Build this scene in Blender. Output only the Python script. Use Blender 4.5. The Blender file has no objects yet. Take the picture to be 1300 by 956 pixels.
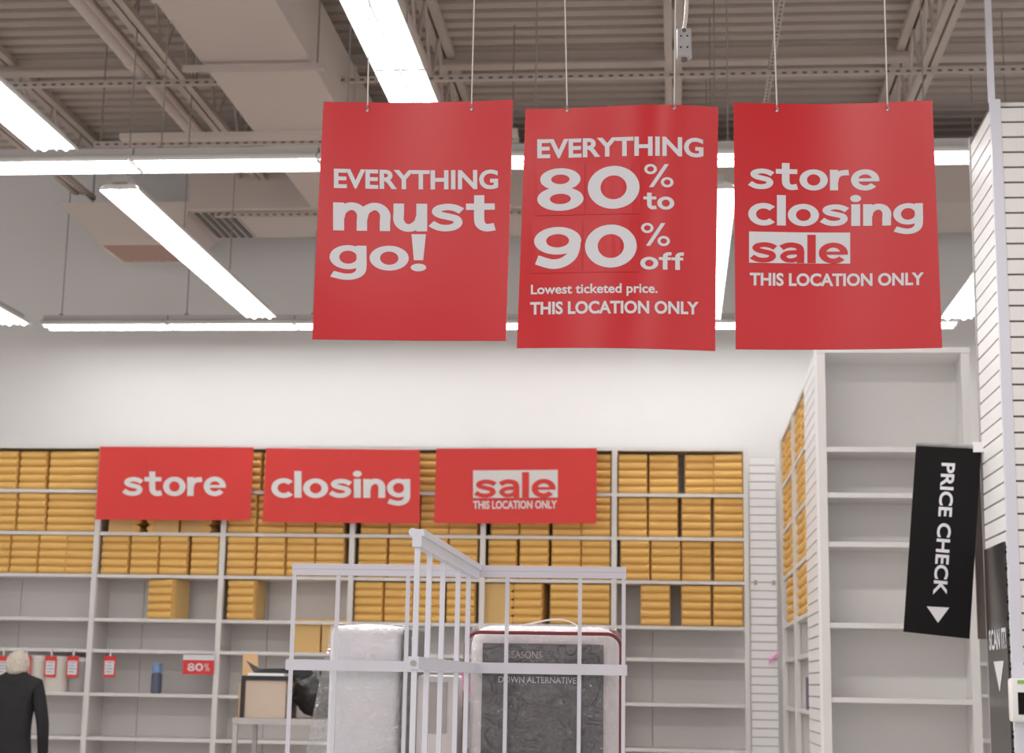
import bpy, bmesh, math, random
from mathutils import Vector, Matrix
random.seed(7)
D, SC = bpy.data, bpy.context.scene
COL = SC.collection
PI = math.pi

# ------------------------------------------------------------------ camera
YAW, PITCH, ROLL, FPX = 0.096331, 0.197836, 0.0175716, 2168.0
EYE = Vector((0, 0, 1.6))
fw = Vector((-math.sin(YAW)*math.cos(PITCH), math.cos(YAW)*math.cos(PITCH), math.sin(PITCH)))
r0 = Vector((math.cos(YAW), math.sin(YAW), 0)); u0 = r0.cross(fw)
RT = r0*math.cos(ROLL) + u0*math.sin(ROLL)
UP = u0*math.cos(ROLL) - r0*math.sin(ROLL)
cam = D.cameras.new('camera'); cam_o = D.objects.new('camera', cam); COL.objects.link(cam_o)
cam_o.matrix_world = Matrix(((RT.x, UP.x, -fw.x, EYE.x), (RT.y, UP.y, -fw.y, EYE.y), (RT.z, UP.z, -fw.z, EYE.z), (0, 0, 0, 1)))
cam.sensor_width = 36; cam.lens = 36*FPX/1300; cam.shift_y = -45/1300
cam.clip_end = 100
cam.dof.use_dof = True; cam.dof.focus_distance = 5.1; cam.dof.aperture_fstop = 6.8
SC.camera = cam_o

def at(px, py, Y):
    """world point at depth Y behind a photograph pixel (used to measure)"""
    v = fw + RT*((px-650)/FPX) - UP*((py-433)/FPX)
    return EYE + v*(Y/v.y)

# ------------------------------------------------------------------ world, lamps, exposure
W = D.worlds.new('store_ambient'); SC.world = W; W.use_nodes = True
W.node_tree.nodes['Background'].inputs[0].default_value = (1.0, 0.965, 0.945, 1)
W.node_tree.nodes['Background'].inputs[1].default_value = 0.90
TUBE = 12.0
def area(name, loc, sx, sy, power, rot=(0, 0, 0)):
    l = D.lights.new(name, 'AREA'); l.shape = 'RECTANGLE'; l.size = sx; l.size_y = sy; l.energy = power
    l.color = (1, 0.97, 0.94)
    o = D.objects.new(name, l); COL.objects.link(o); o.location = loc; o.rotation_euler = rot
area('fill_light_row', (-3.2, 7.1, 4.9), 7.6, 0.3, 260)  # fill lamp added out of view to brighten the back shelving
for lx in (-8.2, -6.0, -3.85, -1.45, 0.75, 2.9):
    area('store_light_lane', (lx, -3.6, 4.9), 0.34, 11.0, 98)
SC.view_settings.view_transform = 'Standard'; SC.view_settings.look = 'None'
SC.view_settings.exposure = 0.0; SC.view_settings.gamma = 1
SC.render.film_transparent = False

# ------------------------------------------------------------------ materials
def mat(name, col, rough=0.5, var=0.06, scale=6.0, metal=0.0, bump=0.0, bscale=60.0, coat=0.0, spec=0.5):
    m = D.materials.new(name); m.use_nodes = True
    nt = m.node_tree; b = nt.nodes['Principled BSDF']
    tc = nt.nodes.new('ShaderNodeTexCoord'); n = nt.nodes.new('ShaderNodeTexNoise')
    n.inputs['Scale'].default_value = scale; n.inputs['Detail'].default_value = 4
    nt.links.new(tc.outputs['Object'], n.inputs['Vector'])
    mx = nt.nodes.new('ShaderNodeMix'); mx.data_type = 'RGBA'
    nt.links.new(n.outputs['Fac'], mx.inputs[0])
    mx.inputs[6].default_value = (*[c*(1-var) for c in col], 1)
    mx.inputs[7].default_value = (*[min(1, c*(1+var)) for c in col], 1)
    nt.links.new(mx.outputs[2], b.inputs['Base Color'])
    b.inputs['Roughness'].default_value = rough; b.inputs['Metallic'].default_value = metal
    b.inputs['Coat Weight'].default_value = coat; b.inputs['Specular IOR Level'].default_value = spec
    if bump:
        n2 = nt.nodes.new('ShaderNodeTexNoise'); n2.inputs['Scale'].default_value = bscale
        nt.links.new(tc.outputs['Object'], n2.inputs['Vector'])
        bp = nt.nodes.new('ShaderNodeBump'); bp.inputs['Strength'].default_value = bump; bp.inputs['Distance'].default_value = 0.01
        nt.links.new(n2.outputs['Fac'], bp.inputs['Height']); nt.links.new(bp.outputs['Normal'], b.inputs['Normal'])
    return m
def emit(name, col, s):
    m = D.materials.new(name); m.use_nodes = True; nt = m.node_tree
    nt.nodes.remove(nt.nodes['Principled BSDF'])
    e = nt.nodes.new('ShaderNodeEmission'); e.inputs[0].default_value = (*col, 1); e.inputs[1].default_value = s
    nt.links.new(e.outputs[0], nt.nodes['Material Output'].inputs[0]); return m
def film(name, amount=.085, bscale=9, dist=.05):
    m = D.materials.new(name); m.use_nodes = True; nt = m.node_tree
    nt.nodes.remove(nt.nodes['Principled BSDF'])
    tr = nt.nodes.new('ShaderNodeBsdfTransparent'); tr.inputs[0].default_value = (0.97, 0.97, 0.98, 1)
    gl = nt.nodes.new('ShaderNodeBsdfGlossy'); gl.inputs['Roughness'].default_value = 0.05
    n = nt.nodes.new('ShaderNodeTexNoise'); n.inputs['Scale'].default_value = bscale; n.inputs['Detail'].default_value = 3; n.inputs['Distortion'].default_value = 1.5
    tc = nt.nodes.new('ShaderNodeTexCoord'); nt.links.new(tc.outputs['Object'], n.inputs['Vector'])
    bp = nt.nodes.new('ShaderNodeBump'); bp.inputs['Strength'].default_value = 1; bp.inputs['Distance'].default_value = dist
    nt.links.new(n.outputs['Fac'], bp.inputs['Height']); nt.links.new(bp.outputs['Normal'], gl.inputs['Normal'])
    mx = nt.nodes.new('ShaderNodeMixShader'); mx.inputs[0].default_value = amount
    nt.links.new(tr.outputs[0], mx.inputs[1]); nt.links.new(gl.outputs[0], mx.inputs[2])
    nt.links.new(mx.outputs[0], nt.nodes['Material Output'].inputs[0]); return m
M = dict(
    wall=mat('white_wall_paint', (0.79, 0.78, 0.775), 0.75, 0.02, 1.2),
    deck=mat('ceiling_paint', (0.50, 0.435, 0.395), 0.8, 0.05, 2.0),
    joist=mat('joist_paint', (0.56, 0.485, 0.44), 0.7, 0.05, 3.0),
    duct=mat('painted_duct_steel', (0.62, 0.545, 0.50), 0.7, 0.03, 1.0),
    floor=mat('pale_vinyl_floor', (0.52, 0.49, 0.46), 0.4, 0.06, 2.0),
    housing=mat('fixture_steel', (0.62, 0.61, 0.61), 0.45, 0.03),
    reflector=mat('white_reflector_enamel', (0.9, 0.9, 0.89), 0.4, 0.01),
    tube=emit('lit_fluorescent_tube', (1.0, 0.99, 0.985), TUBE),
    strut=mat('slotted_strut_steel', (0.52, 0.455, 0.42), 0.6, 0.05),
    slot=mat('dark_slot_hole', (0.16, 0.14, 0.125), 0.9, 0.1),
    rod=mat('grey_hanger_rod', (0.30, 0.27, 0.25), 0.5, 0.05),
    wire=mat('pale_hanging_wire', (0.75, 0.72, 0.69), 0.4, 0.03),
    red=mat('red_coated_card', (0.62, 0.010, 0.018), 0.22, 0.03, 3.0, spec=0.36),
    red2=mat('red_coated_card_banner', (0.76, 0.058, 0.052), 0.5, 0.03, 3.0, spec=0.3),
    letter=mat('white_print', (0.76, 0.76, 0.81), 0.5, 0.01, spec=0.3),
    letter2=mat('white_print_bright', (0.80, 0.79, 0.79), 0.5, 0.01, spec=0.3),
    shelf=mat('white_shelf_laminate', (0.76, 0.735, 0.72), 0.5, 0.02),
    unit=mat('bright_unit_panel', (0.84, 0.83, 0.82), 0.5, 0.02, 1.5),
    back=mat('shelf_back_panel', (0.72, 0.69, 0.68), 0.6, 0.03, 1.5),
    slat=mat('white_slatwall', (0.88, 0.87, 0.87), 0.42, 0.015),
    groove_lit=mat('slat_groove_core_lit', (0.46, 0.42, 0.40), 0.8, 0.05),  # lighter copy of the groove core; light in the grooves put into the colour
    groove=mat('slat_groove_core', (0.20, 0.165, 0.145), 0.8, 0.05),
    towel=mat('golden_towel_card', (0.84, 0.52, 0.16), 0.75, 0.10, 2.5, bump=0.12, bscale=45),
    towelside=mat('golden_card_side', (0.74, 0.49, 0.20), 0.7, 0.06, 3.0),
    rack=mat('white_powder_coat', (0.76, 0.775, 0.86), 0.35, 0.01),
    black=mat('black_sign_board', (0.010, 0.009, 0.010), 0.6, 0.1, spec=0.15),
    scan=mat('dark_grey_gloss_board', (0.045, 0.04, 0.038), 0.18, 0.1),
    comforter=mat('white_quilt', (0.84, 0.81, 0.81), 0.8, 0.04, 9.0, bump=0.5, bscale=14),
    pillow=mat('white_pillow_cotton', (0.86, 0.86, 0.88), 0.7, 0.03, 9.0, bump=0.6, bscale=10),
    maroon=mat('maroon_piping', (0.20, 0.035, 0.04), 0.5, 0.15, 30.0),
    card=mat('charcoal_label_card', (0.085, 0.083, 0.09), 0.35, 0.08),
    film=film('clear_plastic_film', .13, 17, .035),
    film2=film('crinkled_plastic_film', .2, 20, .04),
    kraft=mat('brown_cardboard', (0.58, 0.37, 0.20), 0.8, 0.08),
    tan=mat('tan_fabric', (0.50, 0.40, 0.33), 0.9, 0.08),
    blackbag=mat('black_bag_film', (0.014, 0.013, 0.014), 0.3, 0.2, bump=0.4, bscale=18),
    skin=mat('skin', (0.62, 0.36, 0.26), 0.55, 0.05),
    hair=mat('white_hair', (0.62, 0.55, 0.48), 0.8, 0.30, 60.0, bump=0.7, bscale=70),
    jacket=mat('black_jacket_cloth', (0.018, 0.018, 0.021), 0.85, 0.2, 20.0),
    trousers=mat('dark_grey_trousers', (0.05, 0.05, 0.06), 0.9, 0.15, 20.0),
    zinc=mat('galvanised_steel', (0.50, 0.51, 0.53), 0.38, 0.2, 30.0, metal=0.7),
    canister=mat('white_plastic', (0.80, 0.76, 0.70), 0.45, 0.04),
    grey=mat('grey_plastic', (0.42, 0.39, 0.38), 0.5, 0.06),
    blue=mat('pale_blue_cap', (0.22, 0.38, 0.66), 0.4, 0.05),
    navy=mat('slate_blue_carton', (0.12, 0.13, 0.20), 0.6, 0.1),
    green=mat('green_plastic', (0.30, 0.62, 0.12), 0.5, 0.05),
    pink=mat('pink_tape', (0.86, 0.25, 0.60), 0.6, 0.05),
    ink=mat('grey_print_ink', (0.22, 0.18, 0.19), 0.7, 0.1),
    beige=mat('beige_grille_frame', (0.74, 0.64, 0.57), 0.6, 0.03),
    slatred=mat('brown_grille_blade', (0.60, 0.40, 0.33), 0.7, 0.05),
)

# ------------------------------------------------------------------ mesh building
class MB:
    def __init__(s): s.v = []; s.f = []; s.layer = 0
    def add(s, vs, fs):
        k = len(s.v); s.v += [tuple(v) for v in vs]; s.f += [tuple(i+k for i in f) for f in fs]; return s
    def box(s, x0, x1, y0, y1, z0, z1):
        return s.add([(x0,y0,z0),(x1,y0,z0),(x1,y1,z0),(x0,y1,z0),(x0,y0,z1),(x1,y0,z1),(x1,y1,z1),(x0,y1,z1)],
                     [(0,3,2,1),(4,5,6,7),(0,1,5,4),(1,2,6,5),(2,3,7,6),(3,0,4,7)])
    def tube(s, pts, r, n=8, caps=True):
        pts = [Vector(p) for p in pts]; rings = []
        for i, p in enumerate(pts):
            d = (pts[min(i+1, len(pts)-1)] - pts[max(i-1, 0)]).normalized()
            a = Vector((0, 0, 1)) if abs(d.z) < 0.9 else Vector((1, 0, 0))
            u = d.cross(a).normalized(); w = d.cross(u)
            rr = r[i] if isinstance(r, (list, tuple)) else r
            rings.append([p + u*(rr*math.cos(2*PI*k/n)) + w*(rr*math.sin(2*PI*k/n)) for k in range(n)])
        vs = [q for R_ in rings for q in R_]; fs = []
        for i in range(len(rings)-1):
            for k in range(n):
                a, b = i*n+k, i*n+(k+1) % n
                fs.append((a, b, b+n, a+n))
        if caps: fs += [tuple(range(n-1, -1, -1)), tuple(range(len(vs)-n, len(vs)))]
        return s.add(vs, fs)
    def prism(s, prof, axis, a, b):
        """extrude a closed 2-D profile (p, q) along axis x, y or z from a to b"""
        def P(t, p, q): return {'x': (t, p, q), 'y': (p, t, q), 'z': (p, q, t)}[axis]
        n = len(prof)
        vs = [P(a, *c) for c in prof] + [P(b, *c) for c in prof]
        fs = [(i, (i+1) % n, (i+1) % n + n, i+n) for i in range(n)] + [tuple(range(n-1, -1, -1)), tuple(range(n, 2*n))]
        return s.add(vs, fs)
    def lathe(s, prof, c, n=16):
        vs = []; fs = []
        for r, z in prof:
            vs += [(c[0]+r*math.cos(2*PI*k/n), c[1]+r*math.sin(2*PI*k/n), c[2]+z) for k in range(n)]
        for i in range(len(prof)-1):
            for k in range(n):
                a, b = i*n+k, i*n+(k+1) % n; fs.append((a, b, b+n, a+n))
        fs += [tuple(range(n-1, -1, -1)), tuple(range(len(vs)-n, len(vs)))]
        return s.add(vs, fs)
    def mesh(s, name, m, smooth=False, fix=True):
        me = D.meshes.new(name); me.from_pydata(s.v, [], s.f)
        if fix:
            bm = bmesh.new(); bm.from_mesh(me); bmesh.ops.recalc_face_normals(bm, faces=bm.faces); bm.to_mesh(me); bm.free()
        me.materials.append(m)
        if smooth:
            for p in me.polygons: p.use_smooth = True
            try: me.set_sharp_from_angle(angle=math.radians(40))
            except Exception: pass
        return me
    def build(s, name, m, parent=None, smooth=False, origin=None, fix=True):
        """one mesh object; coordinates are world unless the parent chain sits elsewhere"""
        off = Vector(origin) if origin is not None else (wloc(parent) if parent else Vector((0, 0, 0)))
        s.v = [tuple(Vector(v)-off) for v in s.v]
        o = D.objects.new(name, s.mesh(name, m, smooth, fix)); COL.objects.link(o)
        if parent: o.parent = parent
        else: o.location = off
        return o
def wloc(o):
    v = Vector((0, 0, 0))
    while o is not None: v += o.location; o = o.parent
    return v
def tag(o, label=None, cat=None, group=None, kind=None):
    for k, v in (('label', label), ('category', cat), ('group', group), ('kind', kind)):
        if v: o[k] = v
    return o
def thing(name, loc, label, cat, group=None):
    o = D.objects.new(name, None); COL.objects.link(o); o.location = loc; o.empty_display_size = 0.05
    return tag(o, label, cat, group)
def copy_tree(o, parent=None):
    c = o.copy(); COL.objects.link(c); c.parent = parent
    for ch in o.children: copy_tree(ch, c)
    return c
def inst(name, me, parent, loc, rot=None):
    o = D.objects.new(name, me); COL.objects.link(o); o.parent = parent; o.location = loc
    if rot: o.rotation_euler = rot
    return o
def rounded_box(w, d, h, r, seg=3, bulge=0.0):
    """rounded box on z=0, centred in x and y; bulge swells the faces"""
    bm = bmesh.new(); bmesh.ops.create_cube(bm, size=1)
    for v in bm.verts: v.co = Vector((v.co.x*w, v.co.y*d, (v.co.z+0.5)*h))
    bmesh.ops.bevel(bm, geom=list(bm.edges), offset=r, segments=seg, affect='EDGES', profile=0.5)
    if bulge:
        bmesh.ops.subdivide_edges(bm, edges=[e for e in bm.edges if e.calc_length() > min(w, d, h)*0.4], cuts=5, use_grid_fill=True)
        for v in bm.verts:
            x, y, z = v.co.x/w*2, v.co.y/d*2, v.co.z/h*2-1
            k = bulge*(1-min(1, x*x))*(1-min(1, z*z)); v.co.y += k*(1 if y > 0 else -1)*(abs(y) > 0.5)
            k = bulge*0.6*(1-min(1, x*x))*(1-min(1, y*y)); v.co.z += k*(1 if z > 0 else 0)*(abs(z) > 0.5)
    mb = MB(); mb.v = [tuple(v.co) for v in bm.verts]; bm.verts.index_update()
    mb.f = [tuple(v.index for v in f.verts) for f in bm.faces]; bm.free(); return mb
def shift(mb, dx, dy, dz):
    mb.v = [(x+dx, y+dy, z+dz) for x, y, z in mb.v]; return mb

# ------------------------------------------------------------------ lettering
def catmull(p, n=8):
    out = []
    q = [p[0]] + list(p) + [p[-1]]
    for i in range(1, len(q)-2):
        a, b, c, d = (Vector((*t, 0)) for t in q[i-1:i+3])
        for k in range(n):
            t = k/n
            v = 0.5*((2*b)+(c-a)*t+(2*a-5*b+4*c-d)*t*t+(3*b-a-3*c+d)*t**3); out.append((v.x, v.y))
    return out + [tuple(p[-1])]
def ribbon(mb, pts, w):
    n = len(pts); L = []; Rr = []
    for i in range(n):
        a, b = Vector(pts[max(i-1, 0)]), Vector(pts[min(i+1, n-1)])
        d = (b-a).normalized(); nn = Vector((-d.y, d.x)); p = Vector(pts[i])
        L.append((*(p+nn*w/2), mb.layer)); Rr.append((*(p-nn*w/2), mb.layer))
    mb.add(L+Rr, [(i, i+n, i+n+1, i+1) for i in range(n-1)]); mb.layer += 1
def ring(mb, cx, cy, ro, so, ri, si, n=40):
    vs = [(cx+ro*math.cos(2*PI*k/n), cy+so*math.sin(2*PI*k/n), mb.layer) for k in range(n)] + [(cx+ri*math.cos(2*PI*k/n), cy+si*math.sin(2*PI*k/n), mb.layer) for k in range(n)]
    mb.add(vs, [(k, (k+1) % n, (k+1) % n+n, k+n) for k in range(n)]); mb.layer += 1
def disc(mb, cx, cy, rx, ry, n=28):
    mb.add([(cx+rx*math.cos(2*PI*k/n), cy+ry*math.sin(2*PI*k/n), 0) for k in range(n)], [tuple(range(n))])
def quad(mb, p): mb.add([(*c, mb.layer) for c in p], [tuple(range(len(p)))]); mb.layer += 1
def arc(cx, cy, rx, ry, a0, a1, n=30):
    return [(cx+rx*math.cos(math.radians(a0+(a1-a0)*k/n)), cy+ry*math.sin(math.radians(a0+(a1-a0)*k/n))) for k in range(n+1)]
def glyph(ch):
    """wide bold rounded sans drawn from strokes; x-height 1, returns (MB, advance)"""
    m = MB(); w = 0.285; X = 1.22
    h = w/2
    if ch == 'o': ring(m, .5, .5, .5, .515, .235, .275); adv = 1.0
    elif ch == 'c': ribbon(m, arc(.5, .5, .368, .395, 42, 318), .25); adv = .86
    elif ch == 'e':
        ribbon(m, arc(.5, .5, .37, .395, 0, 322), .25); quad(m, [(.2, .42), (.995, .42), (.995, .575), (.2, .575)]); adv = 1.0
    elif ch == 's':
        ribbon(m, catmull([(.83, .735), (.66, .845), (.45, .885), (.24, .83), (.165, .715), (.26, .605), (.47, .535), (.68, .455), (.735, .31), (.64, .175), (.44, .12), (.22, .155), (.03, .285)]), .235); adv = .87
    elif ch == 't':
        ribbon(m, catmull([(.35, 1.30), (.35, .9), (.35, .42), (.40, .22), (.54, .125), (.76, .16)]), .27); quad(m, [(0, .77), (.76, .77), (.76, 1.0), (0, 1.0)]); adv = .76
    elif ch == 'r':
        quad(m, [(0, 0), (w, 0), (w, 1), (0, 1)]); ribbon(m, catmull([(.16, .40), (.22, .68), (.38, .83), (.66, .87)]), .26); adv = .66
    elif ch == 'l': quad(m, [(0, 0), (w, 0), (w, 1.40), (0, 1.40)]); adv = w
    elif ch == 'i': quad(m, [(.03, 0), (.03+w, 0), (.03+w, 1), (.03, 1)]); disc(m, .03+h, 1.27, .175, .165); adv = w+.06
    elif ch == 'n':
        quad(m, [(0, 0), (w, 0), (w, 1), (0, 1)]); ribbon(m, catmull([(.16, .45), (.22, .70), (.42, .87), (.63, .83), (.745, .62), (.745, .3), (.745, 0)]), w*.97); adv = .89
    elif ch == 'm':
        quad(m, [(0, 0), (w, 0), (w, 1), (0, 1)])
        for dx in (0, .60): ribbon(m, catmull([(dx+.16, .45), (dx+.22, .70), (dx+.42, .87), (dx+.62, .83), (dx+.745, .62), (dx+.745, .3), (dx+.745, 0)]), w*.95)
        adv = 1.49
    elif ch == 'u':
        quad(m, [(.60, 0), (.60+w, 0), (.60+w, 1), (.60, 1)]); ribbon(m, catmull([(.14, 1), (.14, .7), (.14, .38), (.26, .17), (.46, .13), (.66, .30), (.73, .55)]), w*.97); adv = .885
    elif ch == 'g':
        ring(m, .47, .52, .47, .495, .225, .27)
        ribbon(m, catmull([(.81, 1), (.81, .6), (.81, .12), (.76, -.12), (.60, -.26), (.36, -.28), (.06, -.17)]), .255); adv = .945
    elif ch == 'a':
        ribbon(m, catmull([(.07, .74), (.26, .86), (.46, .885), (.66, .80), (.725, .60), (.725, .3), (.725, 0)]), .25)
        ribbon(m, catmull([(.74, .53), (.50, .525), (.26, .48), (.13, .31), (.25, .15), (.46, .13), (.66, .24), (.74, .40)]), .21); adv = .86
    elif ch == 'f':
        ribbon(m, catmull([(.70, 1.27), (.52, 1.28), (.38, 1.17), (.35, .95), (.35, .5), (.35, 0)]), .26); quad(m, [(0, .77), (.66, .77), (.66, 1.0), (0, 1.0)]); adv = .66
    elif ch == '!':
        quad(m, [(.06, .42), (.30, .42), (.37, 1.5), (0, 1.5)]); disc(m, .18, .12, .20, .16); adv = .38
    elif ch == '0': ring(m, .6, .5, .6, .51, .305, .285, 56); adv = 1.2
    elif ch == '8': ring(m, .54, .745, .47, .265, .215, .115); ring(m, .54, .275, .54, .285, .245, .125); adv = 1.08
    elif ch == '9':
        ring(m, .52, .67, .52, .34, .255, .165)
        ribbon(m, catmull([(.905, .68), (.90, .50), (.82, .28), (.62, .13), (.38, .10), (.06, .21)]), .235); adv = 1.06
    elif ch == '%':
        ring(m, .22, .78, .22, .22, .115, .115); ring(m, .80, .22, .22, .22, .115, .115); quad(m, [(.17, 0), (.32, 0), (.86, 1), (.71, 1)]); adv = 1.04
    else: adv = .35
    return m, adv
def wide_text(txt, gap=0.075):
    mb = MB(); x = 0
    for ch in txt:
        g, a = glyph(ch); g.v = [(p[0]+x, p[1], p[2]) for p in g.v]; mb.add(g.v, g.f); x += a+gap
    return mb
def plain_text(txt, off=0.02):
    c = D.curves.new('lettering', 'FONT'); c.body = txt; c.offset = off; c.resolution_u = 4
    o = D.objects.new('lettering', c); COL.objects.link(o)
    dg = bpy.context.evaluated_depsgraph_get(); me = D.meshes.new_from_object(o.evaluated_get(dg))
    mb = MB(); mb.v = [tuple(v.co) for v in me.vertices]; mb.f = [tuple(p.vertices) for p in me.polygons]
    D.objects.remove(o); D.curves.remove(c); D.meshes.remove(me); return mb
def fit(mb, rect, fn):
    """map the lettering's bounds to rect (x0, y top, x1, y bottom), then through fn(x, y) into the world"""
    xs = [v[0] for v in mb.v]; ys = [v[1] for v in mb.v]
    a, b, c, d = min(xs), max(xs), min(ys), max(ys); x0, y0, x1, y1 = rect
    out = []
    for v in mb.v:
        p = fn(x0+(v[0]-a)/(b-a)*(x1-x0), y1+(v[1]-c)/(d-c)*(y0-y1)); out.append((p[0], p[1]-.00025*v[2], p[2]))
    mb.v = out; return mb
def letters(mb, rect, fn, parent, m='letter', name='lettering'):
    return fit(mb, rect, fn).build(name, M[m], parent, fix=False)

# ------------------------------------------------------------------ the setting
BACK_Y, DECK_Z = 16.3, 6.7
tag(MB().box(-14, 9, BACK_Y, BACK_Y+0.15, 0, DECK_Z+0.1).build('wall_back', M['wall']), kind='structure')
tag(MB().box(-14, 9, -10, BACK_Y, -0.1, 0).build('floor', M['floor']), kind='structure')
def deck():
    mb = MB(); P, dp = 0.19, 0.078; y = -10.0; prof = []
    while y < BACK_Y:
        prof += [(y, DECK_Z), (y+0.105, DECK_Z), (y+0.118, DECK_Z+dp), (y+0.178, DECK_Z+dp)]; y += P
    vs = [(-14, p, z) for p, z in prof] + [(9, p, z) for p, z in prof]; n = len(prof)
    mb.add(vs, [(i, i+1, i+1+n, i+n) for i in range(n-1)])
    mb.box(-14, 9, -10, BACK_Y+0.1, DECK_Z+dp+0.02, DECK_Z+0.2)
    return mb
tag(deck().build('ceiling', M['deck'], fix=False), kind='structure')

# roof joists: top chord, bottom chord and web bars
def joist(x, label, y0=3.0):
    t = thing('roof_joist', (x, y0, 6.0), label, 'joist', 'open web roof joists')
    MB().box(x-.075, x-.012, y0, BACK_Y-.05, 6.64, 6.698).box(x+.012, x+.075, y0, BACK_Y-.05, 6.64, 6.698).build('top_chord', M['joist'], t)
    MB().box(x-.06, x-.01, y0+.3, 15.15, 6.07, 6.12).box(x+.01, x+.06, y0+.3, 15.15, 6.07, 6.12).build('bottom_chord', M['joist'], t)
    bar = MB().tube([(0, 0, .09), (0, .36, .66)], .013, 6).mesh('web_bar', M['joist']); bar2 = MB().tube([(0, 0, .66), (0, .36, .09)], .013, 6).mesh('web_bar', M['joist'])
    y = 0.7; k = 0
    while y < 12.0:
        inst('web_bar', bar if k % 2 else bar2, t, (0, y, 0)); y += .38; k += 1
    return t
for x, lb in ((-5.6, 'taupe open web joist above the pair of lights at the frame edge'), (-3.76, 'taupe open web joist beside the round pipe and big duct'),
              (-1.87, 'taupe open web joist beyond the light above the must go sign'), (0.0, 'taupe open web joist seen edge-on behind the outlet box'),
              (1.86, 'taupe open web joist beside the slatwall tower pole')):
    joist(x, lb)
t = thing('cross_beam', (-2, 13.0, 6.45), 'taupe steel cross beam running under the corrugated deck', 'beam')
MB().box(-9, 6, 13.2, 13.33, 6.57, 6.59).build('flange', M['joist'], t)
MB().box(-9, 6, 13.25, 13.28, 6.59, 6.70).build('web_plate', M['joist'], t)
def strut(name, p0, p1, label, cat, w=.041, group=None, parent=None, step=.075, slots=True):
    """slotted channel between two points along x or y; the slots are a dark inlaid row"""
    p0, p1 = Vector(p0), Vector(p1); ax = 0 if abs(p1.x-p0.x) > abs(p1.y-p0.y) else 1
    t = parent or thing(name, tuple(p0), label, cat, group)
    b = MB(); s = MB(); L = (p1-p0).length; n = int(L/step)
    if ax == 0:
        b.box(p0.x, p1.x, p0.y-w/2, p0.y+w/2, p0.z, p0.z+w)
        for k in range(n): x = p0.x+(k+.5)*step; s.box(x-step*.22, x+step*.22, p0.y-w*.5-.001, p0.y+w*.16, p0.z+w*.2, p0.z+w*.6)
    else:
        b.box(p0.x-w/2, p0.x+w/2, p0.y, p1.y, p0.z, p0.z+w)
        for k in range(n): y = p0.y+(k+.5)*step; s.box(p0.x-w*.17, p0.x+w*.17, y-step*.25, y+step*.25, p0.z-.001, p0.z+.01)
    b.build('channel', M['strut'], t)
    if not slots: return t
    o = s.build('slot_row', M['slot'], t); o['kind'] = 'stuff'
    return t
strut('slotted_strut', (-6.5, 12.1, 6.03), (5, 12.1, 6.03), 'slotted strut running across below the joists', 'strut')
strut('slotted_strut', (-4.2, 14.85, 5.755), (2, 14.85, 5.755), 'slotted strut carrying the crosswise duct before the back wall', 'strut')
strut('slotted_strut', (.72, 6, 6.08), (.72, 14.2, 6.08), 'slotted strut running lengthways above the store closing sale sign', 'strut')
strut('slotted_strut', (-5.45, 7, 6.0), (-5.45, 15.1, 6.0), 'slotted strut running lengthways beside the twin-tube light at the frame edge', 'strut')

# ducts and pipes
t = thing('air_duct', (-2.9, 8, 5.8), 'big rectangular painted duct running towards the wall beside the must go sign', 'duct', 'rectangular air ducts')
for a, b in ((3.0, 6.4), (6.41, 9.9), (9.91, 12.6), (12.61, 14.72)):
    MB().box(-3.27, -2.5, a, b, 5.8, 6.34).build('duct_section', M['duct'], t)
for y in (9.905, 12.605): MB().box(-3.285, -2.485, y-.02, y+.02, 5.785, 6.35).build('flange', M['duct'], t)
t = thing('air_duct', (-1, 15.2, 5.8), 'long rectangular duct running across just before the back wall', 'duct', 'rectangular air ducts')
MB().box(-4.42, 6, 14.73, 15.75, 5.8, 6.34).build('duct_body', M['duct'], t)
g = MB().box(-4.41, -4.02, 14.8, 15.7, 5.792, 5.799).build('grille_frame', M['strut'], t)
bl = MB().box(-.02, .02, 0, .86, -.012, 0).mesh('louvre', M['slot'])
for k in range(5): inst('louvre', bl, g, (-4.37+k*.075+1, 14.82-15.2, -.008))
for y, x0, x1, lb in ((11.02, -3.4, -2.4, 'thin trapeze strut carrying the big duct close to the joint'), (12.68, -4.6, -1.2, 'long trapeze strut carrying the big duct and round pipe')):
    t = strut('trapeze_hanger', (x0, y, 5.735), (x1, y, 5.735), lb, 'hanger', slots=x0 < -4)
    if x0 < -4: MB().box(x0+.25, x1, y-.15, y-.03, 5.755, 5.80).build('support_channel', M['duct'], t)
    for x in (x0+.05, x1-.05): MB().tube([(x, y, 5.77), (x, y, DECK_Z)], .007, 6).build('hanger_rod', M['rod'], t)
t = thing('round_pipe', (-4.06, 8, 6.17), 'thick round painted pipe running towards the wall beside the duct', 'pipe')
MB().tube([(-4.06, 3, 6.17), (-4.06, 11.87, 6.17)], .073, 16).build('pipe_length', M['duct'], t, True)
MB().tube([(-4.06, 11.88, 6.17), (-4.06, 14.4, 6.17)], .073, 16).build('pipe_length', M['duct'], t, True)
MB().tube([(-4.06, 11.82, 6.17), (-4.06, 11.93, 6.17)], .080, 16).build('collar', M['duct'], t, True)
t = thing('thin_pipe', (-3.955, 8, 6.1), 'thin painted conduit pipe running close beside the thick round pipe', 'pipe')
MB().tube([(-3.955, 3, 6.1), (-3.955, 14.71, 6.1)], .0235, 10).build('pipe_length', M['joist'], t, True)
for y in (10.3, 14.25): MB().tube([(-3.955, y, 6.1), (-3.955, y+.09, 6.1)], .031, 10).build('coupling', M['rod'], t, True)

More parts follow.
